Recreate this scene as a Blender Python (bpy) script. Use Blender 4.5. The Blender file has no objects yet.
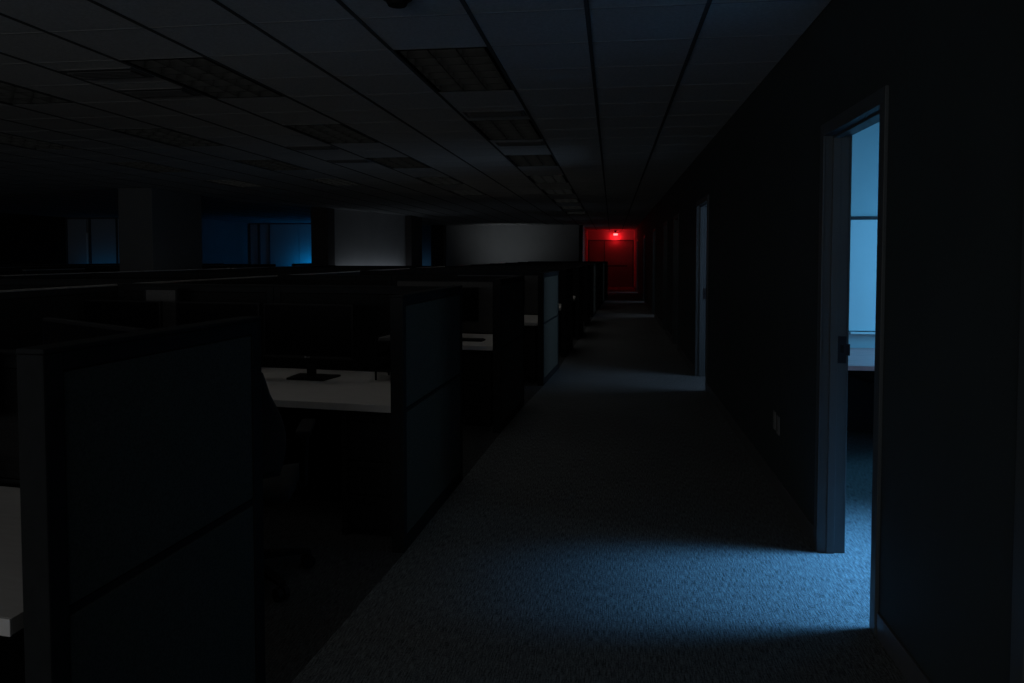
import bpy, bmesh, math, random
from mathutils import Vector, Matrix
random.seed(7)
C = bpy.context.scene.collection
PI = math.pi

# ------------------------------------------------------------------ materials
def mat(name, col, rough=0.7, metal=0.0, spec=0.3, noise=None, bump=None, emit=None, estr=0.0):
    m = bpy.data.materials.new(name); m.use_nodes = True
    nt = m.node_tree; b = nt.nodes['Principled BSDF']
    b.inputs['Base Color'].default_value = (*col, 1)
    b.inputs['Roughness'].default_value = rough
    b.inputs['Metallic'].default_value = metal
    b.inputs['Specular IOR Level'].default_value = spec
    if emit:
        b.inputs['Emission Color'].default_value = (*emit, 1); b.inputs['Emission Strength'].default_value = estr
    if noise or bump:
        tc = nt.nodes.new('ShaderNodeTexCoord'); mp = nt.nodes.new('ShaderNodeMapping')
        nt.links.new(tc.outputs['Object'], mp.inputs['Vector'])
        nz = nt.nodes.new('ShaderNodeTexNoise'); nt.links.new(mp.outputs['Vector'], nz.inputs['Vector'])
        sc, amt, st = noise if noise else (bump[0], 0.0, (1, 1, 1))
        mp.inputs['Scale'].default_value = st
        nz.inputs['Scale'].default_value = sc; nz.inputs['Detail'].default_value = 4
        if amt:
            r = nt.nodes.new('ShaderNodeValToRGB')
            r.color_ramp.elements[0].position = 0.3; r.color_ramp.elements[1].position = 0.7
            r.color_ramp.elements[0].color = (*[c*(1-amt) for c in col], 1)
            r.color_ramp.elements[1].color = (*[min(1, c*(1+amt)) for c in col], 1)
            nt.links.new(nz.outputs['Fac'], r.inputs['Fac']); nt.links.new(r.outputs['Color'], b.inputs['Base Color'])
        if bump:
            bp = nt.nodes.new('ShaderNodeBump'); bp.inputs['Strength'].default_value = bump[1]
            bp.inputs['Distance'].default_value = bump[2]
            nt.links.new(nz.outputs['Fac'], bp.inputs['Height']); nt.links.new(bp.outputs['Normal'], b.inputs['Normal'])
    return m

def carpet(name, col):
    """loop carpet with fine streaks along the corridor and speckled lighter tufts"""
    m = bpy.data.materials.new(name); m.use_nodes = True
    nt = m.node_tree; b = nt.nodes['Principled BSDF']; N = nt.nodes.new; L = nt.links.new
    b.inputs['Roughness'].default_value = 0.95; b.inputs['Specular IOR Level'].default_value = 0.1
    tc = N('ShaderNodeTexCoord')
    def nz(scale, sx, sy, det):
        mp = N('ShaderNodeMapping'); mp.inputs['Scale'].default_value = (sx, sy, 1)
        L(tc.outputs['Object'], mp.inputs['Vector'])
        n = N('ShaderNodeTexNoise'); n.inputs['Scale'].default_value = scale; n.inputs['Detail'].default_value = det
        L(mp.outputs['Vector'], n.inputs['Vector']); return n.outputs['Fac']
    a = nz(1.0, 230, 17, 3); c = nz(1.0, 150, 95, 2); d = nz(1.0, 1.1, .8, 2)
    mix = N('ShaderNodeMath'); mix.operation = 'MULTIPLY_ADD'; L(a, mix.inputs[0]); mix.inputs[1].default_value = .62
    m2 = N('ShaderNodeMath'); m2.operation = 'MULTIPLY'; L(c, m2.inputs[0]); m2.inputs[1].default_value = .38
    L(m2.outputs[0], mix.inputs[2])
    r = N('ShaderNodeValToRGB'); e = r.color_ramp.elements
    e[0].position = .38; e[0].color = (*[x*.40 for x in col], 1)
    e[1].position = .64; e[1].color = (*[x*1.85 for x in col], 1)
    L(mix.outputs[0], r.inputs['Fac'])
    mx = N('ShaderNodeMix'); mx.data_type = 'RGBA'; mx.blend_type = 'MULTIPLY'; mx.inputs['Factor'].default_value = .35
    r2 = N('ShaderNodeValToRGB'); r2.color_ramp.elements[0].color = (.55, .55, .55, 1); r2.color_ramp.elements[0].position = .3
    r2.color_ramp.elements[1].position = .7
    L(d, r2.inputs['Fac']); L(r.outputs['Color'], mx.inputs['A']); L(r2.outputs['Color'], mx.inputs['B'])
    L(mx.outputs['Result'], b.inputs['Base Color'])
    bp = N('ShaderNodeBump'); bp.inputs['Strength'].default_value = .7; bp.inputs['Distance'].default_value = .006
    L(mix.outputs[0], bp.inputs['Height']); L(bp.outputs['Normal'], b.inputs['Normal'])
    return m

M = {}
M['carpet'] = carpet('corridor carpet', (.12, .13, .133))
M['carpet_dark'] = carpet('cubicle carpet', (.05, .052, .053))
M['tile'] = mat('ceiling tile', (.56, .57, .57), .95, spec=.05, noise=(60, .12, (1, 1, 1)), bump=(60, .15, .002))
M['tbar'] = mat('ceiling grid bar', (.10, .105, .105), .95, 0, 0.0)
M['tbar_thin'] = mat('ceiling cross bar', (.36, .37, .37), .95, 0, 0.0)
M['wall'] = mat('charcoal wall paint', (.042, .055, .058), .8, spec=.25, noise=(3, .06, (1, 1, 1)))
M['wall_light'] = mat('grey wall paint', (.38, .39, .40), .85, spec=.2, noise=(2, .05, (1, 1, 1)))
M['wall_white'] = mat('white office paint', (.62, .64, .65), .85, spec=.2, noise=(2, .04, (1, 1, 1)))
M['black_wall'] = mat('black wall', (.02, .02, .02), .9, spec=.1, noise=(2, .1, (1, 1, 1)))
M['pillar'] = mat('pillar paint', (.13, .135, .135), .8, noise=(2, .06, (1, 1, 1)))
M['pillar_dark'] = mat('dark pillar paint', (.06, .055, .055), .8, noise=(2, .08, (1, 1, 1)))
M['baseboard'] = mat('rubber baseboard', (.09, .095, .10), .5, noise=(5, .1, (1, 1, 1)))
M['frame'] = mat('painted door frame', (.075, .088, .095), .5, noise=(4, .05, (1, 1, 1)))
M['door'] = mat('door veneer', (.10, .10, .10), .5, noise=(6, .2, (8, 8, .6)))
M['door_end'] = mat('grey end door paint', (.19, .18, .18), .5, noise=(4, .05, (1, 1, 1)))
M['metal'] = mat('brushed metal', (.35, .35, .35), .35, 1.0, noise=(30, .1, (1, 1, 8)))
M['metal_dark'] = mat('dark bronze hardware', (.04, .04, .045), .35, .8, noise=(30, .1, (1, 1, 1)))
M['trim_dark'] = mat('cubicle frame charcoal', (.020, .022, .023), .85, 0, .05, noise=(20, .1, (1, 1, 1)))
M['cap'] = mat('cubicle cap', (.30, .29, .28), .32, .15, .5, noise=(20, .1, (1, 1, 1)))
M['fabric'] = mat('blue grey cubicle fabric', (.075, .078, .066), .95, spec=.05, noise=(180, .25, (1, 1, 1)), bump=(180, .4, .002))
M['fabric_dark'] = mat('black cubicle fabric', (.016, .017, .017), .95, spec=.05, noise=(180, .25, (1, 1, 1)), bump=(180, .4, .002))
M['fabric_grey'] = mat('pale grey tack fabric', (.11, .11, .11), .95, spec=.05, noise=(180, .2, (1, 1, 1)))
M['laminate'] = mat('grey desk laminate', (.55, .53, .51), .45, spec=.4, noise=(9, .06, (1, 6, 1)))
M['edge'] = mat('desk edge band', (.66, .65, .64), .4, spec=.5, noise=(20, .05, (1, 1, 1)))
M['plastic'] = mat('black plastic', (.012, .012, .013), .5, spec=.12, noise=(60, .1, (1, 1, 1)))
M['screen'] = mat('unlit screen glass', (.004, .004, .005), .35, spec=.04, noise=(2, .05, (1, 1, 1)))
M['bezel'] = mat('glossy monitor bezel', (.03, .03, .03), .25, spec=.5, noise=(40, .1, (1, 1, 1)))
M['logo'] = mat('silver monitor mark', (.35, .35, .35), .4, .5, noise=(40, .1, (1, 1, 1)))
M['seat'] = mat('black seat mesh', (.02, .021, .022), .9, noise=(120, .3, (1, 1, 1)), bump=(120, .4, .002))
M['cabinet'] = mat('black steel cabinet', (.015, .015, .016), .5, noise=(30, .1, (1, 1, 1)))
M['fixture'] = mat('troffer housing', (.012, .013, .013), .9, 0, 0.0, noise=(20, .1, (1, 1, 1)))
M['louver'] = mat('parabolic louver', (.016, .017, .017), .9, .0, 0.0, noise=(20, .1, (1, 1, 1)))
M['vent'] = mat('vent metal', (.16, .165, .165), .6, noise=(20, .1, (1, 1, 1)))
M['vent_back'] = mat('vent backing', (.07, .07, .07), .9, 0, 0.0, noise=(20, .1, (1, 1, 1)))
M['plate'] = mat('outlet plate plastic', (.22, .22, .22), .45, noise=(30, .05, (1, 1, 1)))
M['hole'] = mat('socket slot', (.008, .008, .008), .8, noise=(30, .1, (1, 1, 1)))
M['board'] = mat('whiteboard enamel', (.80, .82, .83), .25, spec=.5, noise=(2, .02, (1, 1, 1)))
M['alu'] = mat('aluminium board frame', (.85, .85, .85), .4, .1, noise=(20, .05, (1, 1, 1)))
M['wood'] = mat('grey oak office desktop', (.85, .42, .40), .45, noise=(6, .2, (1, 10, 1)))
M['cable'] = mat('black cable', (.01, .01, .01), .5, noise=(30, .1, (1, 1, 1)))
M['paper'] = mat('paper', (.10, .10, .10), .8, noise=(10, .05, (1, 1, 1)))
M['lens'] = mat('glowing red lens', (.5, .05, .05), .4, noise=(30, .05, (1, 1, 1)), emit=(1.0, .22, .22), estr=2.2)
M['redcap'] = mat('red lamp canopy', (.45, .05, .05), .4, noise=(30, .05, (1, 1, 1)))
M['blind'] = mat('pale window blind', (.45, .47, .5), .8, noise=(40, .1, (1, 1, 12)))

# ------------------------------------------------------------------ mesh helpers
class MB:
    def __init__(s): s.bm = bmesh.new()
    def box(s, x0, x1, y0, y1, z0, z1, bevel=0.0, T=None):
        x0, x1 = min(x0, x1), max(x0, x1); y0, y1 = min(y0, y1), max(y0, y1); z0, z1 = min(z0, z1), max(z0, z1)
        r = bmesh.ops.create_cube(s.bm, size=1.0)
        vs = r['verts']
        for v in vs:
            v.co = Vector(((x0+x1)/2+v.co.x*(x1-x0), (y0+y1)/2+v.co.y*(y1-y0), (z0+z1)/2+v.co.z*(z1-z0)))
        if bevel:
            es = list({e for v in vs for e in v.link_edges})
            g = bmesh.ops.bevel(s.bm, geom=es, offset=bevel, segments=2, affect='EDGES', profile=.6)
            vs = list({v for f in g['faces'] for v in f.verts} | {v for v in vs if v.is_valid})
        if T is not None:
            for v in vs: v.co = T @ v.co
        return s
    def cyl(s, p0, p1, r0, r1=None, seg=16):
        r1 = r0 if r1 is None else r1
        p0, p1 = Vector(p0), Vector(p1); d = p1-p0
        q = d.to_track_quat('Z', 'Y').to_matrix().to_4x4()
        bmesh.ops.create_cone(s.bm, cap_ends=True, segments=seg, radius1=r0, radius2=r1, depth=d.length,
                              matrix=Matrix.Translation((p0+p1)/2) @ q)
        return s
    def tube(s, pts, r, seg=8):
        for a, b in zip(pts[:-1], pts[1:]): s.cyl(a, b, r, r, seg)
        return s
    def grid(s, f, nu, nv, thick=None):
        """surface from f(u,v); thick = function giving the opposite side"""
        A = [[s.bm.verts.new(f(i/nu, j/nv)) for j in range(nv+1)] for i in range(nu+1)]
        for i in range(nu):
            for j in range(nv): s.bm.faces.new((A[i][j], A[i+1][j], A[i+1][j+1], A[i][j+1]))
        if thick:
            B = [[s.bm.verts.new(thick(i/nu, j/nv)) for j in range(nv+1)] for i in range(nu+1)]
            for i in range(nu):
                for j in range(nv): s.bm.faces.new((B[i][j], B[i][j+1], B[i+1][j+1], B[i+1][j]))
            for i in range(nu):
                s.bm.faces.new((A[i][0], B[i][0], B[i+1][0], A[i+1][0])); s.bm.faces.new((A[i][nv], A[i+1][nv], B[i+1][nv], B[i][nv]))
            for j in range(nv):
                s.bm.faces.new((A[0][j], A[0][j+1], B[0][j+1], B[0][j])); s.bm.faces.new((A[nu][j], B[nu][j], B[nu][j+1], A[nu][j+1]))
        return s
    def prism(s, pts, z0, z1):
        lo = [s.bm.verts.new((x, y, z0)) for x, y in pts]; hi = [s.bm.verts.new((x, y, z1)) for x, y in pts]
        n = len(pts)
        s.bm.faces.new(hi); s.bm.faces.new(lo[::-1])
        for i in range(n): s.bm.faces.new((lo[i], lo[(i+1) % n], hi[(i+1) % n], hi[i]))
        return s
    def quad(s, *p):
        s.bm.faces.new([s.bm.verts.new(q) for q in p]); return s
    def build(s, name, m, parent=None, smooth=False, kind=None):
        me = bpy.data.meshes.new(name)
        bmesh.ops.recalc_face_normals(s.bm, faces=s.bm.faces)
        s.bm.to_mesh(me); s.bm.free()
        me.materials.append(m if not isinstance(m, str) else M[m])
        if smooth:
            for p in me.polygons: p.use_smooth = True
        o = bpy.data.objects.new(name, me); C.objects.link(o)
        if parent: o.parent = parent
        if kind: o['kind'] = kind
        return o

def struct(name, mb, m, parent=None): return mb.build(name, m, parent, kind='structure')

def thing(name, label, cat, loc=(0, 0, 0), rz=0.0, group=None, kind=None):
    o = bpy.data.objects.new(name, None); o.empty_display_size = .1; C.objects.link(o)
    o.location = loc; o.rotation_euler = (0, 0, rz)
    if label: o['label'] = label
    if cat: o['category'] = cat
    if group: o['group'] = group
    if kind: o['kind'] = kind
    return o

def dup(root, loc, rz=0.0, label=None, group=None):
    r = root.copy(); C.objects.link(r); r.location = loc; r.rotation_euler = (0, 0, rz)
    if label: r['label'] = label
    if group: r['group'] = group
    for ch in list(root.children):
        c = ch.copy(); C.objects.link(c); c.parent = r
        for g in list(ch.children):
            d = g.copy(); C.objects.link(d); d.parent = c
    return r

ORD = ['first', 'second', 'third', 'fourth', 'fifth', 'sixth', 'seventh', 'eighth', 'ninth', 'tenth', 'eleventh', 'twelfth']
H = 2.81          # ceiling height
XW = 1.08         # right wall face
WT = 0.108         # right wall thickness
YEND = 37.5

# corridor face of the cubicle run
XT = [(-6, -1.33), (1.46, -1.213), (2.35, -1.152), (3.72, -1.060), (5.02, -1.01), (6.40, -.955), (7.6, -.89), (8.82, -.80), (10.17, -.715),
      (11.4, -.69), (13.9, -.60), (16.5, -.53), (19, -.46), (21.5, -.38), (25.4, -.25), (28, -.15), (31, -.15)]
def xf(y):
    for (a, p), (b, q) in zip(XT[:-1], XT[1:]):
        if y <= b: return p+(q-p)*(y-a)/(b-a)
    return XT[-1][1]

def area(name, loc, aim, sx, sy, power, col, spread=180):
    l = bpy.data.lights.new(name, 'AREA'); l.shape = 'RECTANGLE'; l.size = sx; l.size_y = sy; l.energy = power; l.color = col
    l.spread = math.radians(spread)
    o = bpy.data.objects.new(name, l); C.objects.link(o); o.location = loc
    o.rotation_euler = (Vector(aim)-Vector(loc)).to_track_quat('-Z', 'Y').to_euler(); return o

# ------------------------------------------------------------------ floor and ceiling
fl = MB(); n = 0
ys = [-5, 0, 1.46, 2.35, 3.72, 5.02, 6.4, 7.6, 8.82, 10.17, 11.4, 13.9, 16.5, 19, 21.5, 25.4, 28]
for a, b in zip(ys[:-1], ys[1:]):
    fl.quad((xf(a), a, 0), (5.2, a, 0), (5.2, b, 0), (xf(b), b, 0))
fl.quad((-18.2, 28, 0), (5.2, 28, 0), (5.2, 38, 0), (-18.2, 38, 0))
struct('floor', fl, 'carpet')
f2 = MB()
for a, b in zip(ys[:-1], ys[1:]):
    f2.quad((-18.2, a, 0), (xf(a), a, 0), (xf(b), b, 0), (-18.2, b, 0))
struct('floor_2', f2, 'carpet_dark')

X0C, Y0C, S = 1.085, 4.54, .61    # ceiling grid origin
lights = {}                        # cell -> True
def cell(i, j): return X0C+S*i, X0C+S*(i+1), Y0C+S*j, Y0C+S*(j+1)
light_cells = []
for ci, js in ((-4, (-4, 0, 4, 8, 12, 16, 20, 24, 28)), (-7, (-4, 0, 4, 8, 12, 16)), (-10, (0, 4, 8, 12)), (-13, (4, 8, 12))):
    for j in js: light_cells.append((ci, j))
holes = set()
for i, j in light_cells: holes |= {(i, j), (i, j+1)}
ce = MB(); tb = MB(); tt = MB()
for i in range(-32, 7):
    for j in range(-16, 55):
        x0, x1, y0, y1 = cell(i, j)
        if (i, j) not in holes: ce.quad((x0, y0, H), (x0, y1, H), (x1, y1, H), (x1, y0, H))
        if x0 < 1.3 and not ((i, j) in holes and (i, j-1) in holes):
            tt.box(x0+.012, x1-.012, y0-.006, y0+.006, H-.0016, H+.01)
for i in range(-32, 1):
    x0 = cell(i, 0)[0]; tb.box(x0-.012, x0+.012, -5, 37.5, H-.004, H+.012)
struct('ceiling', ce, 'tile'); struct('trim_1', tb, 'tbar'); struct('trim_2', tt, 'tbar_thin')
struct('ceiling_slab', MB().box(-18.4, 5.3, -5.2, 38.2, H+.25, H+.4), 'black_wall')

# ------------------------------------------------------------------ right wall with door openings
DO = [(1, 3.215, 4.02, 2.15), (2, 8.74, 9.80, 2.17), (3, 12.55, 13.4, 2.17), (4, 15.1, 15.95, 2.17), (5, 19.1, 20.05, 2.17),
      (6, 25.0, 26.0, 2.17), (7, 31.6, 32.6, 2.17), (8, 1.19, 2.066, 2.15)]
wr = MB(); y = -5.0
for n, a, b, zt in sorted(DO, key=lambda d: d[1]):
    wr.box(XW, XW+WT, y, a-.02, 0, H+.1); wr.box(XW, XW+WT, a-.02, b+.02, zt+.02, H+.1); y = b+.02
wr.box(XW, XW+WT, y, 33.2, 0, H+.1)
struct('wall_right', wr, 'wall')
struct('wall_corridor_end_right', MB().box(XW, XW+WT, 33.2, YEND, 0, H+.05), 'wall_light')  # paler paint here stands in for a stronger red glow on this wall
bb = MB(); y = -5.0
for n, a, b, zt in sorted(DO, key=lambda d: d[1]):
    bb.box(XW-.012, XW-.001, y, a-.075, 0, .10, .003); y = b+.075
bb.box(XW-.012, XW-.001, y, YEND, 0, .10, .003)
struct('baseboard_right', bb, 'baseboard')

closed = {3, 4, 8}
for n, a, b, zt in DO:
    d = thing('door_%d' % n, None, None, (XW, a, 0), 0, kind='structure')
    w = b-a
    f = MB()
    c = .062                                   # casing width
    for x0, x1 in ((-.016, -.0005), (WT+.0005, WT+.016)):
        f.box(x0, x1, -c, 0, 0, zt+c, .003); f.box(x0, x1, w, w+c, 0, zt+c, .003); f.box(x0, x1, -.001, w+.001, zt, zt+c, .003)
    f.box(-.006, WT+.006, -.018, 0, 0, zt); f.box(-.006, WT+.006, w, w+.018, 0, zt); f.box(-.006, WT+.006, -.018, w+.018, zt, zt+.018)
    # stop
    for q0, q1 in ((0, .012), (w-.012, w)): f.box(.03, .068, q0, q1, 0, zt, .002)
    f.box(.03, .068, 0, w, zt-.012, zt, .002)
    struct('frame', f, 'frame', d)
    if n in closed:
        lf = struct('leaf', MB().box(.07, .104, .004, w-.004, .008, zt-.004, .002), 'door', d)
        hd = MB().cyl((.07, w-.07, 1.0), (.05, w-.07, 1.0), .026).cyl((.07, w-.07, 1.0), (.03, w-.07, 1.0), .01).box(.02, .04, w-.18, w-.06, .99, 1.01, .004)
        struct('handle', hd, 'metal_dark', lf)
    else:
        # leaf swung fully open, flat against the room side of the wall
        lf = struct('leaf', MB().box(WT+.03, WT+.072, -w-.03, -.035, .008, zt-.004, .002), 'door', d)
        hd = MB().cyl((WT+.072, -w+.04, 1.0), (WT+.1, -w+.04, 1.0), .026).cyl((WT+.1, -w+.04, 1.0), (WT+.13, -w+.04, 1.0), .01).box(WT+.12, WT+.14, -w+.03, -w+.15, .99, 1.01, .004)
        struct('handle', hd, 'metal_dark', lf)
        sp = MB().box(.070, .112, w-.004, w+.001, .99, 1.13, .001).box(.108, .130, w-.006, w-.002, 1.03, 1.09, .002)
        sk = struct('strike_plate', sp, 'metal_dark', d)
        struct('latch_hole', MB().box(.082, .098, w-.006, w-.0035, 1.045, 1.085), 'hole', sk)

# offices behind the right wall
ow = MB()
for y in (-.2, 2.25, 6.92, 11.2, 14.3, 17.2, 22.6, 29.0, 34.5):
    ow.box(XW+WT+.001, 3.4, y, y+.12, 0, H+.05)
struct('wall_office', ow, 'wall_white')
WIN = [(1, 3.15, 4.75), (9, 5.0, 6.5), (2, 7.9, 9.7), (3, 18.3, 21.3), (4, 24.2, 27.0), (5, 30.6, 33.4)]  # the second near-office window is added to light the whiteboard
wo = MB(); y = -5.0
for k, a, b in WIN:
    wo.box(3.4, 3.54, y, a, 0, H+.05); wo.box(3.4, 3.54, a, b, 0, .85); wo.box(3.4, 3.54, a, b, 2.35, H+.05); y = b
wo.box(3.4, 3.54, y, YEND, 0, H+.05)
struct('wall_outer', wo, 'wall_white')
for k, a, b in WIN:
    f = MB(); m = (a+b)/2
    for q in (a, m-.025, b-.05): f.box(3.42, 3.48, q, q+.05, .85, 2.35)
    f.box(3.42, 3.48, a, b, .85, .90); f.box(3.42, 3.48, a, b, 2.30, 2.35); f.box(3.34, 3.42, a-.04, b+.04, .82, .85)
    struct('window_%d' % k, f, 'frame')

# office 1 interior: whiteboard, desk, cable
wb = thing('whiteboard', 'large blue-lit whiteboard on the office wall above the desk, seen through the nearest open door', 'whiteboard', (1.96, 6.918, 0))
MB().box(.1, 1.3, -.022, 0, .885, 1.855).build('writing_surface', 'board', wb)
fr = MB().box(.08, 1.32, -.03, 0, 1.855, 1.885, .003).box(.08, 1.32, -.03, 0, .865, .885, .003).box(.075, .1, -.03, 0, .865, 1.885, .003).box(1.3, 1.325, -.03, 0, .865, 1.885, .003)
fr.build('frame', 'metal_dark', wb)
MB().box(.1, 1.3, -.09, -.031, .862, .878, .003).build('pen_tray', 'alu', wb)
od = thing('office_desk', 'grey wooden desk against the office wall inside the nearest open door', 'desk', (1.35, 6.0, 0))
MB().box(0, 1.95, -.28, .86, .705, .74, .004).build('desktop', 'wood', od)
for x in (.03, 1.87): MB().box(x, x+.05, -.26, .84, 0, .704, .003).build('light_block_side', 'cabinet', od)  # full-depth sides, out of view, shaped to block window light under the desk
MB().box(.09, 1.86, .82, .845, .01, .70).build('modesty_shade_panel', 'cabinet', od)  # dark sheet put in for the shade under the office desk
cb = MB().tube([(1.95, 6.79, .60), (2.03, 6.79, .52), (2.10, 6.79, .50), (2.18, 6.79, .46), (2.3, 6.79, .44), (2.45, 6.79, .45)], .008)
o = cb.build('power_cable', 'cable'); o['label'] = 'dark cable looping under the desk in the nearest office'; o['category'] = 'cable'

# ------------------------------------------------------------------ other walls
struct('wall_back', MB().box(-9.5, -1.20, 30.95, 31.1, 0, H+.05), 'wall_light')
struct('wall_corridor_end_left', MB().box(-1.35, -1.2, 30.95, YEND, 0, H+.05), 'wall_light')
struct('wall_end', MB().box(-1.35, XW+WT, YEND, YEND+.15, 0, H+.05), 'wall_light')
struct('wall_left', MB().box(-18.1, -17.9, -5, 22.75, 0, H+.05), 'black_wall')
struct('wall_far_left', MB().box(-18.1, -13.95, 22.75, 22.9, 0, H+.05), 'wall_light')
struct('wall_recess_left', MB().box(-14.1, -13.95, 22.9, 27.5, 0, H+.05), 'wall_light')
struct('wall_recess_back', MB().box(-14.1, -8.6, 27.5, 27.65, 0, H+.05), 'wall_light')
struct('wall_core', MB().prism([(-7.42, 19.45), (-6.43, 22.8), (-6.27, 24.3), (-8.5, 27.6), (-9.5, 27.6), (-8.3, 21.5)], 0, H+.05), 'wall_light')
struct('wall_recess_right', MB().box(-9.6, -9.5, 27.65, 31.1, 0, H+.05), 'wall_light')
# wall behind the camera; its unseen wide window is added for fill light
struct('wall_rear', MB().box(-18.1, XW, -5.15, -5, 0, .9).box(-18.1, XW, -5.15, -5, 2.4, H+.05).box(-18.1, -9, -5.15, -5, .9, 2.4).box(.4, XW, -5.15, -5, .9, 2.4), 'black_wall')
f = MB()
for k in range(5): f.box(-9+k*2.33, -8.94+k*2.33, -5.1, -5.04, .9, 2.4)
f.box(-9, .4, -5.1, -5.04, .9, .95); f.box(-9, .4, -5.1, -5.04, 2.35, 2.4)
struct('window_6', f, 'frame')  # frame of the window added behind the camera

# pillars
def pillar(name, x0, x1, y0, y1, m):
    o = struct(name, MB().box(x0, x1, y0, y1, 0, H-.005, .01), m); return o
pillar('pillar_1', -9.14, -8.46, 12.95, 14.65, 'pillar')
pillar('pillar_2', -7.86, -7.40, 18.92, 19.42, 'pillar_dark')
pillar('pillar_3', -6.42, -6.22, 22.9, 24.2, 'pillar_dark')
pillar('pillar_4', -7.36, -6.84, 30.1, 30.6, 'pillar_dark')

# tall blinds at the far left
def blinds(name, y, spans, posts, x0, x1):
    f = MB()
    for a, b in posts: f.box(a, b, y-.05, y+.04, 0, H-.03)
    f.box(x0, x1, y-.05, y+.04, 0, .6); f.box(x0, x1, y-.03, y+.04, H-.05, H-.01)
    fo = struct(name, f, 'frame')
    for a, b in spans: struct('blind', MB().box(a, b, y, y+.02, .61, H-.055), 'blind', fo)
    return fo
fo = blinds('window_7', 22.70, [(-17.85, -17.17), (-17.0, -16.1), (-16.05, -14.2)], [(-17.89, -17.86), (-17.06, -17.01), (-16.095, -16.055)], -17.89, -14.2)
struct('bright_slit_strip', MB().box(-17.16, -17.10, 22.66, 22.70, .61, 2.3), 'alu', fo)  # pale strip painted in for the bright window slit
blinds('window_8', 27.45, [(-13.85, -13.55), (-13.45, -13.1), (-13.05, -11.9), (-11.88, -10.4), (-10.38, -8.7)], [(-13.9, -13.86), (-13.54, -13.46), (-13.09, -13.06)], -13.9, -8.7)

# corridor end doors
d = thing('door_9', None, None, (0, YEND, 0), 0, kind='structure')
f = MB()
for x in (-1.17, -.40, 1.0): f.box(x, x+.055, -.05, -.002, 0, 2.27, .003)
f.box(-1.17, 1.055, -.05, -.002, 2.27, 2.34, .003)
struct('frame', f, 'frame', d)
lf = struct('leaf', MB().box(-.34, .995, -.036, -.003, .01, 2.265, .002), 'door_end', d)
struct('push_bar', MB().box(-.20, .75, -.09, -.07, 1.02, 1.08, .006).box(-.2, -.13, -.072, -.036, 1.02, 1.08).box(.68, .75, -.072, -.036, 1.02, 1.08), 'metal_dark', lf)
struct('leaf', MB().box(-1.11, -.405, -.036, -.003, .01, 2.265, .002), 'door_end', d)

# exit light hanging from the corridor ceiling
ex = thing('exit_light', 'small glowing red emergency light hanging from the ceiling above the corridor end door', 'emergency light', (.17, 37.3, 0))
MB().cyl((0, 0, H-.005), (0, 0, H-.10), .075, .03).build('ceiling_mount', 'metal_dark', ex)
MB().cyl((0, 0, H-.10), (0, 0, H-.14), .05, .085).build('canopy', 'redcap', ex)
MB().cyl((0, 0, H-.14), (0, 0, 2.665), .008).build('stem', 'metal_dark', ex)
MB().box(-.115, .115, -.02, .03, 2.65, 2.665, .002).box(-.115, .115, .016, .03, 2.545, 2.65).build('housing', 'redcap', ex)
MB().box(-.105, .105, -.022, .014, 2.55, 2.648, .004).build('lens', 'lens', ex)

# ------------------------------------------------------------------ ceiling lights and vents
def make_light():
    r = thing('ceiling_light', 'x', 'ceiling light')
    h = MB()                                       # recessed pan
    x, yl = S/2-.008, S-.008
    h.box(-x, x, -yl, yl, .115, .125); h.box(-x, -x+.012, -yl, yl, 0, .115); h.box(x-.012, x, -yl, yl, 0, .115)
    h.box(-x, x, -yl, -yl+.012, 0, .115); h.box(-x, x, yl-.012, yl, 0, .115)
    h.build('housing', 'fixture', r)
    l = MB()
    for k in range(1, 3): q = -x+.03+(2*x-.06)*k/3; l.box(q-.003, q+.003, -yl+.03, yl-.03, .004, .082)
    for k in range(1, 6): q = -yl+.03+(2*yl-.06)*k/6; l.box(-x+.03, x-.03, q-.004, q+.004, .002, .08)
    for s in (-1, 1):
        l.box(s*(x-.022), s*(x-.03), -yl+.03, yl-.03, .0, .082); l.box(-x+.022, x-.022, s*(yl-.022), s*(yl-.03), .0, .082)
    l.build('louver', 'louver', r)
    t = MB()
    for k in (-1, 0, 1): t.cyl((k*.17, -yl+.05, .098), (k*.17, yl-.05, .098), .010, seg=10)
    t.build('tubes', 'tile', r)
    return r
lp = None; FILL_POWER = 1.25
rowname = {-4: 'row nearest the right wall', -7: 'second row from the right wall', -10: 'third row from the right wall', -13: 'fourth row from the right wall'}
cnt = {}
for i, j in light_cells:
    k = (j+4)//4
    area('fixture_fill', (X0C+S*(i+.5), Y0C+S*(j+1), H+.086), (X0C+S*(i+.5), Y0C+S*(j+1), 0), .5, 1.1, FILL_POWER*(1.7 if j >= 12 else 1), (1, .98, .93))  # ambient fill added inside each fixture, hidden above the louvers
    loc = (X0C+S*(i+.5), Y0C+S*(j+1), H)
    lab = 'dim louvred ceiling light, %s, %s along' % (rowname[i], ORD[k])
    if lp is None: lp = make_light(); lp.location = loc; lp['label'] = lab; lp['group'] = 'dim louvred ceiling lights'
    else: dup(lp, loc, 0, lab, 'dim louvred ceiling lights')

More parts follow.
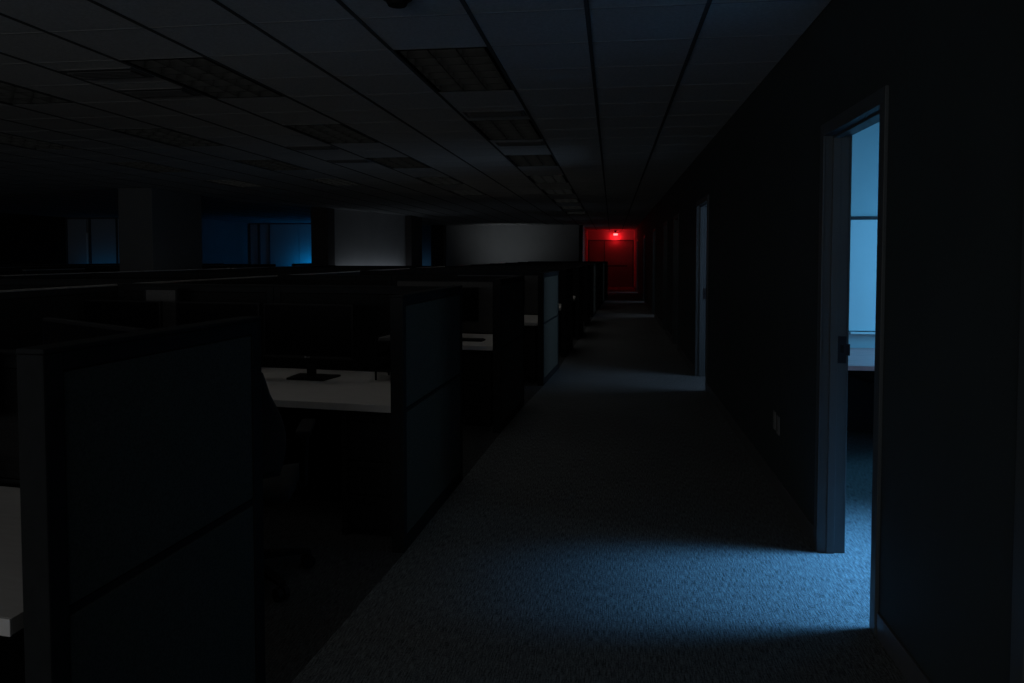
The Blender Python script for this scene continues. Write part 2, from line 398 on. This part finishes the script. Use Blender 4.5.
def make_vent():
    r = thing('air_vent', 'x', 'air vent')
    f = MB()
    for s in (-1, 1):
        f.box(s*.27, s*.235, -.13, .13, -.010, -.002, .002); f.box(-.27, .27, s*.13, s*.095, -.010, -.002, .002)
    f.build('frame', 'vent', r)
    MB().box(-.236, .236, -.096, .096, -.0045, -.002).build('backing', 'vent_back', r)
    s_ = MB()
    for k in range(5):
        q = -.075+k*.0375
        s_.box(-.235, .235, -.013, .013, -.001, .001, T=Matrix.Translation((0, q, -.012)) @ Matrix.Rotation(math.radians(35), 4, 'X'))
    s_.build('louvres', 'vent', r)
    return r
vp = make_vent(); vl = [((-1.04, 6.66), 'dark louvred air vent in the ceiling between the two nearest lights of the right-hand row'),
    ((-1.03, 8.46), 'dark air vent in the ceiling just past the second light of the right-hand row'),
    ((-3.48, 4.84), 'dark louvred air vent beside the nearest light of the second ceiling row'),
    ((-3.48, 5.45), 'dark air vent behind another vent, left of the nearest light in the second ceiling row'),
    ((-3.48, 8.46), 'dark air vent left of the second light in the second ceiling row'),
    ((-3.48, 9.70), 'dark air vent left of the third light in the second ceiling row')]
for k, ((x, y), lab) in enumerate(vl):
    if k == 0: vp.location = (x, y, H); vp['label'] = lab; vp['group'] = 'ceiling air vents'
    else: dup(vp, (x, y, H), 0, lab, 'ceiling air vents')

sd = thing('smoke_detector', 'round dark smoke detector on the ceiling at the top edge of the view', 'smoke detector', (-1.05, 3.62, H))
MB().cyl((0, 0, 0), (0, 0, -.012), .075, seg=28).build('base', 'plastic', sd)
MB().cyl((0, 0, -.012), (0, 0, -.045), .062, .045, seg=28).build('dome', 'plastic', sd)

# ------------------------------------------------------------------ wall outlet
ou = thing('wall_outlet', 'pale wall outlet plate low on the right wall between the two open doors', 'power outlet', (XW-.001, 5.13, .45))
MB().box(-.006, 0, -.036, .036, -.06, .06, .003).build('plate', 'plate', ou)
for z in (-.028, .028):
    so = MB().box(-.009, -.0058, -.017, .017, z-.018, z+.018, .003).build('socket', 'plate', ou)
    for y in (-.007, .007): MB().box(-.0096, -.0088, y-.0015, y+.0015, z-.004, z+.008).build('slot', 'hole', so)
ou2 = thing('wall_outlet', 'blank wall plate just nearer than the socket plate on the right wall', 'power outlet', (XW-.001, 5.02, .44))
MB().box(-.006, 0, -.036, .036, -.06, .06, .003).build('plate', 'plate', ou2)
for z in (-.042, .042): MB().cyl((-.0055, 0, z), (-.0075, 0, z), .004, seg=10).build('screw', 'metal', ou2)

# ------------------------------------------------------------------ cubicle panels
PT = .066
def panel(p, q, label, group, height=1.34, fab='fabric', post=True, seam=True, cap='trim_dark', name='cubicle_divider'):
    """free-standing panel from floor point p to q (2D)"""
    p = Vector(p); q = Vector(q); L = (q-p).length; ang = math.atan2(q.y-p.y, q.x-p.x)
    r = thing(name, label, 'cubicle divider', (p.x, p.y, 0), ang, group)
    t = PT/2; w = .055; h = height
    f = MB()
    f.box(w, L-w, -t, t, .0, .075, .003)                         # kick rail
    f.box(w, L-w, -t, t, h-.055, h-.013, .003)
    if seam: f.box(w, L-w, -t+.004, t-.004, .728, .745)
    f.box(L-w, L, -t, t, 0, h-.013, .004)
    if not post: f.box(0, w, -t, t, 0, h-.013, .004)
    f.build('frame', 'trim_dark', r)
    if post: MB().box(0, w, -t-.002, t+.002, 0, h-.013, .005).build('end_post', 'trim_dark', r)
    if seam:
        MB().box(w+.004, L-w-.004, -t+.002, t-.002, .749, h-.058, .004).build('upper_fabric', fab, r)
        MB().box(w+.004, L-w-.004, -t+.002, t-.002, .079, .725, .004).build('lower_fabric', fab, r)
    else:
        MB().box(w+.004, L-w-.004, -t+.002, t-.002, .079, h-.058, .004).build('fabric', fab, r)
    MB().box(0, L, -t-.003, t+.003, h-.012, h, .004).build('top_cap', cap, r)
    return r

TS = -.11           # lateral panels run slightly skew to the corridor
def spx(y): return -3.78+.025*(y-4.2)
units = [(1.46, 2.35), (3.72, 5.02), (6.40, 7.62), (8.82, 10.17), (11.37, 12.6), (13.9, 15.15), (16.5, 17.7), (19.0, 20.2), (21.5, 22.8), (24.1, 25.4)]
for k, (a, b) in enumerate(units):
    o = 'nearest' if k == 0 else ORD[k]
    panel((xf(a)-PT/2, a), (xf(b)-PT/2, b), '%s blue-grey fabric cubicle panel along the corridor%s' % (o, '' if k == 0 else ' from the camera'),
          'corridor-side cubicle panels')
    # lateral dividers at the far end of each unit
    x1 = xf(b)-PT-.012; xs = spx(b)+PT/2+.012; xm = (x1+xs)/2
    yy = lambda x: b-.035+TS*(x-x1)
    hh = 1.2 if k == 0 else 1.333
    panel((x1, yy(x1)), (xm+.002, yy(xm+.002)), 'dark lateral cubicle divider meeting the %s corridor panel' % o, 'lateral dividers', hh, 'fabric_dark' if k < 2 else 'fabric_grey' if k in (2, 3) else 'fabric_dark', post=False, cap='trim_dark')
    panel((xm-.002, yy(xm-.002)), (xs, yy(xs)), 'dark lateral divider reaching the long spine, behind the %s corridor panel' % o, 'lateral dividers', hh, 'fabric_dark', post=False)
# end of the run
panel((xf(27.9)-PT/2, 26.7), (xf(27.9)-PT/2, 28.0), 'last cubicle panel of the corridor run, before the red-lit corridor end', 'corridor-side cubicle panels', seam=True)
panel((xf(27.9)-PT-.01, 27.95), (spx(28)+.05, 28.2), 'far lateral panel closing the cubicle run near the back wall', 'lateral dividers', post=False)
# spine between first and second rows
sy = [1.3, 2.75, 5.36, 7.9, 10.45, 12.95, 15.45, 17.95, 20.5, 23.05, 25.65, 28.15]
for k, (a, b) in enumerate(zip(sy[:-1], sy[1:])):
    panel((spx(a+.05), a+.05), (spx(b-.05), b-.05), 'spine divider with pale cap behind the corridor cubicles, %s from camera' % ORD[k], 'spine panels', 1.325, 'fabric_dark', cap='cap', seam=False)
# second row, third row, fourth row: mostly their tops show
def xB(y): return -6.92+.012*(y-8)
def xC(y): return -9.3
def run(fx, ya, yb, step, what, grp, gapped=True, cap='cap'):
    k = 0; y = ya
    while y < yb-.5:
        L = 1.35 if gapped else step-.08
        panel((fx(y), y), (fx(y+L), y+L), 'dark divider %s, %s from camera' % (what, ORD[k]), grp, 1.32, 'fabric_dark', cap=cap, seam=False)
        k += 1; y += step
def lat(fx0, fx1, ya, yb, step, what, grp):
    k = 0; y = ya
    while y < yb:
        panel((fx0(y)-.06, y), (fx1(y)+.06, y-TS*0+.0), 'dark cross divider %s, %s from camera' % (what, ORD[k]), grp, 1.315, 'fabric_dark', post=False, seam=False)
        k += 1; y += step
run(xB, 5.2, 18.4, 2.54, 'on the aisle side of the second cubicle row', 'second row panels', gapped=False)
lat(spx, xB, 6.62, 18.6, 2.54, 'across the second cubicle row', 'second row dividers')
run(xC, 8.3, 22.0, 2.54, 'facing the pillar aisle in the third cubicle row', 'third row panels', gapped=True)
run(lambda y: -12.1, 9.5, 22.2, 2.54, 'along the spine of the third cubicle row', 'third row panels', gapped=False)
lat(xC, lambda y: -12.1, 9.7, 22, 2.54, 'across the third cubicle row', 'third row dividers')
run(lambda y: -14.9, 13.0, 22.2, 2.54, 'in the fourth cubicle row near the black wall', 'fourth row panels', gapped=False)
lat(lambda y: -12.1, lambda y: -14.9, 12.3, 22, 2.54, 'across the fourth cubicle row', 'fourth row dividers')

# ------------------------------------------------------------------ desks
def desk(k, x1, yfront, ang, length, depth, label):
    r = thing('cubicle_desk', label, 'desk', (x1, yfront, 0), ang, 'cubicle desks')
    MB().prism([(-length, .006), (0, .006), (-.085*depth, depth), (-length, depth)], .703, .74).build('desktop', 'laminate', r)
    MB().box(-length, 0, 0, .0055, .70, .7395, .002).build('edge_band', 'edge', r)
    for x in (-.33, -length+.03): MB().box(x, x+.035, .03, depth-.05, 0, .702, .003).build('leg', 'cabinet', r)
    MB().box(-length+.07, -.34, depth-.12, depth-.10, .25, .702).build('modesty_shade_panel', 'cabinet', r)
    return r
def cabinet(loc, ang, label):
    r = thing('filing_cabinet', label, 'filing cabinet', loc, ang, 'filing cabinets under the desks')
    MB().box(-.30, -.005, .07, .62, .03, .68, .004).build('body', 'cabinet', r)
    for z0, z1 in ((.04, .22), (.23, .41), (.42, .67)):
        dr = MB().box(-.295, -.01, .052, .069, z0, z1, .003).build('drawer', 'cabinet', r)
        MB().box(-.22, -.09, .044, .052, z1-.035, z1-.02, .003).build('handle', 'metal_dark', dr)
    MB().box(-.28, -.02, .09, .6, 0, .03).build('plinth', 'cabinet', r)
    return r
ANG = math.atan(TS)
for k, (a, b) in enumerate(units[:6]):
    x1 = xf(a)-PT-.02-(0 if k else .012); dep = b-.075-(a+.12) if k else .80
    yf = a+.14 if k else a+.0
    L = 2.45
    desk(k, x1, yf, ANG, L, dep-.03, 'pale grey cubicle desk behind the %s corridor panel' % ('nearest' if k == 0 else ORD[k]+' '.strip()))
    if k: cabinet((x1-.035, yf, 0), ANG, 'black drawer cabinet under the desk behind the %s corridor panel' % ORD[k])

# ------------------------------------------------------------------ monitors
def make_monitor():
    r = thing('monitor', 'x', 'monitor')
    w, z0, z1 = .32, .135, .49
    MB().box(-w, w, 0, .028, z0, z1, .006).build('case', 'plastic', r)
    MB().box(-w+.012, w-.012, -.0015, .001, z0+.022, z1-.010).build('screen', 'screen', r)
    lip = MB().box(-w+.004, w-.004, -.004, .001, z0+.004, z0+.018, .002).build('chin', 'bezel', r)
    mk = MB()
    mk.cyl((-.016, -.0041, z0+.011), (-.016, -.0052, z0+.011), .0065, seg=14)
    mk.box(-.006, -.003, -.0052, -.0041, z0+.006, z0+.016).box(-.003, .003, -.0052, -.0041, z0+.006, z0+.0085)
    mk.box(.006, .0085, -.0052, -.0041, z0+.006, z0+.016).box(.0085, .016, -.0052, -.0041, z0+.006, z0+.0085).box(.0085, .016, -.0052, -.0041, z0+.0135, z0+.016).box(.0135, .016, -.0052, -.0041, z0+.006, z0+.011)
    mk.build('logo', 'logo', lip)
    MB().box(-.045, .045, .029, .055, z0+.08, z1-.1, .006).build('back_cover', 'plastic', r)
    MB().box(-.03, .03, .035, .06, .012, z0+.2, .006).build('stand_neck', 'plastic', r)
    b = MB()
    b.prism([(-.15, .16), (-.13, -.045), (.13, -.045), (.15, .16)], 0.001, .013)
    b.build('stand_base', 'plastic', r)
    return r
mons = [((-1.95, 4.62, .74), ANG, 'black monitor on the lit desk between the nearest two corridor panels'),
        ((-2.62, 4.70, .74), ANG, 'black monitor just left of the fully visible one, half behind the nearest panel'),
        ((-3.385, 4.80, .74), ANG, 'black monitor on the second desk beside the grey filler panel, towards the spine'),
        ((-1.56, 2.05, .85), math.radians(-30), 'black monitor angled behind the top edge of the nearest panel'),
        ((-2.42, 2.21, .85), math.radians(2), 'black monitor cut by the left picture edge on the nearest desk'),
        ((-1.62, 7.25, .74), ANG+.3, 'dark monitor glimpsed between the second and third corridor panels'),
        ((-1.44, 9.75, .74), ANG+.5, 'dark monitor glimpsed between the third and fourth corridor panels'),
        ((-1.4, 12.2, .74), ANG+.4, 'dark monitor glimpsed between the fourth and fifth corridor panels')]
mp = None
for loc, rz, lab in mons:
    if mp is None: mp = make_monitor(); mp.location = loc; mp.rotation_euler = (0, 0, rz); mp['label'] = lab; mp['group'] = 'cubicle monitors'
    else: dup(mp, loc, rz, lab, 'cubicle monitors')
# monitor risers on the nearest desk
for (x, y, rz, lab) in ((-1.56, 2.05, -30, 'black monitor riser under the angled monitor on the nearest desk'), (-2.42, 2.21, 2, 'black monitor riser under the monitor at the left picture edge')):
    r = thing('monitor_riser', lab, 'monitor stand', (x, y, .74), math.radians(rz), 'monitor risers')
    MB().box(-.19, .19, -.06, .17, .088, .108, .004).build('shelf', 'plastic', r)
    for s in (-1, 1): MB().box(s*.185, s*.165, -.05, .16, 0, .087, .003).build('leg', 'plastic', r)

# pale filler panel between the monitors
tk = thing('tack_board', 'narrow pale grey tack board standing between the monitors on the second desk', 'tack board', (-3.22, 5.02, .74), ANG)
MB().box(-.125, .125, -.008, .008, .012, .555, .002).build('board', 'fabric_grey', tk)
MB().box(-.14, -.125, -.012, .012, 0, .57, .002).box(.125, .14, -.012, .012, 0, .57, .002).box(-.125, .125, -.012, .012, .555, .57, .002).box(-.125, .125, -.012, .012, 0, .012).build('frame', 'trim_dark', tk)
# paper tray hung on the divider behind the second desk
tr = thing('paper_tray', 'dark letter tray standing on the second desk right of the monitor', 'letter tray', (-1.34, 4.74, .74), ANG, )
t = MB()
for z in (.06, .14, .25): t.box(-.16, .16, -.11, .11, z, z+.006); t.box(-.16, .16, .104, .11, z, z+.045); t.box(-.16, -.154, -.11, .11, z, z+.03); t.box(.154, .16, -.11, .11, z, z+.03)
t.build('shelves', 'plastic', tr)
for sx in (-1, 1):
    for sy_ in (-1, 1): MB().box(sx*.16, sx*.15, sy_*.11, sy_*.10, 0, .28).build('post', 'plastic', tr)
MB().box(-.14, .14, -.10, .09, .257, .275).build('paper_stack', 'paper', tr)

# keyboards
def make_keyboard():
    r = thing('keyboard', 'x', 'keyboard')
    MB().box(-.21, .21, -.065, .065, .002, .016, .004).build('body', 'plastic', r)
    kk = MB()
    for row in range(5):
        for c in range(14): kk.box(-.2+c*.0285, -.2+c*.0285+.024, -.058+row*.0235, -.058+row*.0235+.02, .0165, .022)
    kk.build('keys', 'cabinet', r)
    return r
kp = make_keyboard()
kp.location = (-1.40, 6.95, .74); kp.rotation_euler = (0, 0, ANG); kp['label'] = 'black keyboard on the desk behind the third corridor panel'

# ------------------------------------------------------------------ chairs
def make_chair():
    r = thing('office_chair', 'x', 'office chair')
    b = MB(); b.cyl((0, 0, .09), (0, 0, .14), .045)
    for k in range(5):
        a = 2*PI*k/5+.4; dx, dy = math.cos(a), math.sin(a)
        T = Matrix.Rotation(a, 4, 'Z')
        b.grid(lambda u, v: T @ Vector((.03+.29*u, (v-.5)*(.055-.02*u), .135-.05*u)), 6, 1,
               lambda u, v: T @ Vector((.03+.29*u, (v-.5)*(.055-.02*u), .10-.03*u)))
    b.build('star_base', 'plastic', r)
    for k in range(5):
        a = 2*PI*k/5+.4; dx, dy = math.cos(a), math.sin(a); px, py = -dy, dx
        c = MB()
        for s in (-1, 1): c.cyl((dx*.31+px*s*.006, dy*.31+py*s*.006, .03), (dx*.31+px*s*.028, dy*.31+py*s*.028, .03), .03, seg=18)
        c.cyl((dx*.31, dy*.31, .03), (dx*.31, dy*.31, .085), .01)
        c.build('caster', 'plastic', r)
    MB().cyl((0, 0, .14), (0, 0, .30), .028).cyl((0, 0, .30), (0, 0, .42), .018).build('gas_lift', 'metal_dark', r)
    def seat(u, v, z):
        x = (u-.5)*.50; y = (v-.5)*.48
        rr = max(abs(u-.5), abs(v-.5))*2
        return Vector((x*(1-.06*(2*v-1)**2), y, z-.05*max(0, v-.75)*4*.4+.02*(2*u-1)**2-.012*rr**6))
    MB().grid(lambda u, v: seat(u, v, .50), 12, 12, lambda u, v: seat(u, v, .435)*1.0).build('seat', 'seat', r, smooth=True)
    def back(u, v, off):
        wdt = .235*(1-.28*v**2)*(0.86+.14*math.sin(PI*min(1, v*1.3)))
        z = .56+.52*v
        y = -.26-.08*v+.05*math.sin(PI*v)*1.0+.06*(2*u-1)**2
        zz = z-.05*(2*u-1)**4*v
        return Vector(((2*u-1)*wdt, y-off, zz))
    MB().grid(lambda u, v: back(u, v, 0), 14, 14, lambda u, v: back(u, v, .03)).build('backrest', 'seat', r, smooth=True)
    MB().tube([(0, -.05, .42), (0, -.24, .44), (0, -.31, .55), (0, -.31, .75)], .022, 12).build('back_support', 'plastic', r)
    for s in (-1, 1):
        MB().tube([(s*.2, 0, .43), (s*.285, 0, .45), (s*.295, -.01, .71)], .016, 10).box(s*.26, s*.33, -.15, .13, .71, .74, .012).build('armrest', 'plastic', r)
    return r
ch = make_chair()
ch.location = (-1.725, 3.3, 0); ch.rotation_euler = (0, 0, .3); ch['label'] = 'black office chair tucked behind the far edge of the nearest panel'; ch['group'] = 'office chairs'
dup(ch, (-1.62, 6.15, 0), .3, 'black office chair glimpsed between the second and third corridor panels', 'office chairs')
dup(ch, (-1.50, 8.55, 0), -.2, 'black office chair glimpsed between the third and fourth corridor panels', 'office chairs')
dup(ch, (-1.95, 1.25, 0), .1, 'black office chair at the nearest desk, beyond the left picture edge', 'office chairs')

# ------------------------------------------------------------------ lights
def spot(name, loc, aim, power, col, size=60, blend=1.0, rad=.1):
    l = bpy.data.lights.new(name, 'SPOT'); l.energy = power; l.color = col; l.spot_size = math.radians(size); l.spot_blend = blend; l.shadow_soft_size = rad
    o = bpy.data.objects.new(name, l); C.objects.link(o); o.location = loc
    o.rotation_euler = (Vector(aim)-Vector(loc)).to_track_quat('-Z', 'Y').to_euler(); return o
BLUE = (.13, .48, 1.0)
area('daylight_office_near', (3.62, 3.95, 1.75), (1.75, 3.75, .0), 1.5, 1.45, 37, BLUE, 29)
area('office_desk_fill', (3.62, 5.75, 1.65), (2.1, 6.6, .95), 1.4, 1.4, 25, (.10, .52, 1.0), 150)  # fill added at the extra window to brighten whiteboard and desk
area('corridor_panel_fill', (3.62, 3.35, 1.7), (1.1, 3.9, 1.2), .5, 1.4, 7, (.45, .72, 1.0))  # extra wide fill added so the corridor panels catch some light
area('daylight_office_second', (3.62, 8.8, 1.6), (1.2, 9.25, 1.5), 1.8, 1.45, 25, (.46, .69, 1), 140)
area('daylight_office_fifth', (3.62, 19.8, 1.6), (0, 19.8, 1.0), 2.8, 1.45, 13, (.7, .83, 1))
area('daylight_office_sixth', (3.62, 25.6, 1.6), (0, 25.6, 1.0), 2.8, 1.45, 13, (.7, .83, 1))
area('daylight_office_seventh', (3.62, 32.0, 1.6), (0, 32.0, 1.0), 2.8, 1.45, 13, (.7, .83, 1))
area('rear_fill', (-4.3, -5.3, 1.65), (-4.3, 0, 1.65), 9.2, 1.45, 62, (.98, .99, 1))  # ambient fill added behind the camera, out of view
spot('back_wall_fill', (-4.4, 28.4, 1.25), (-4.2, 31, 2.35), 15, (.9, .96, 1), 104, 1.0, .3)  # low hidden spot added to brighten the back wall
area('fill_recess', (-10.4, 26.8, .95), (-10.4, 27.5, .95), 2.6, .2, 14, (.0, .38, 1))  # hidden blue fill added low in front of the recess blinds
area('fill_far_left', (-15.6, 22.0, .95), (-15.6, 22.8, .95), 3.2, .2, 1.0, (.0, .42, 1))  # unseen blue fill added to wash the far left blinds
area('fill_back_gap', (-7.9, 30.2, 1.0), (-7.9, 31, 1.0), .7, .3, .4, (.15, .5, 1))  # small blue fill added to tint the wall in the gap
area('fill_core', (-6.60, 21.0, .8), (-6.93, 21.1, .85), 3.3, .12, 3.6, (.78, .88, 1))  # fill added below the divider tops, grading the core wall upwards
p = bpy.data.lights.new('exit_lamp', 'POINT'); p.energy = 15.0; p.color = (1, .01, .015); p.shadow_soft_size = .06
po = bpy.data.objects.new('exit_lamp', p); C.objects.link(po); po.location = (.17, 37.27, 2.46)

w = bpy.data.worlds.new('night'); bpy.context.scene.world = w; w.use_nodes = True
w.node_tree.nodes['Background'].inputs['Color'].default_value = (.05, .1, .2, 1)
w.node_tree.nodes['Background'].inputs['Strength'].default_value = .05

# ------------------------------------------------------------------ camera
F = 750.0; pitch = math.radians(2.35); yaw = math.radians(7.588)
cam = bpy.data.cameras.new('camera'); co = bpy.data.objects.new('camera', cam); C.objects.link(co)
cam.sensor_width = 36; cam.lens = F/1024*36; cam.clip_start = .05; cam.clip_end = 200
cam.shift_y = -.05344
co.location = (0, 0, 1.54); co.rotation_euler = (PI/2-pitch, 0, yaw)
sc = bpy.context.scene; sc.camera = co
sc.view_settings.view_transform = 'Standard'; sc.view_settings.look = 'None'
sc.view_settings.exposure = 0; sc.view_settings.gamma = 1; sc.view_settings.use_curve_mapping = False
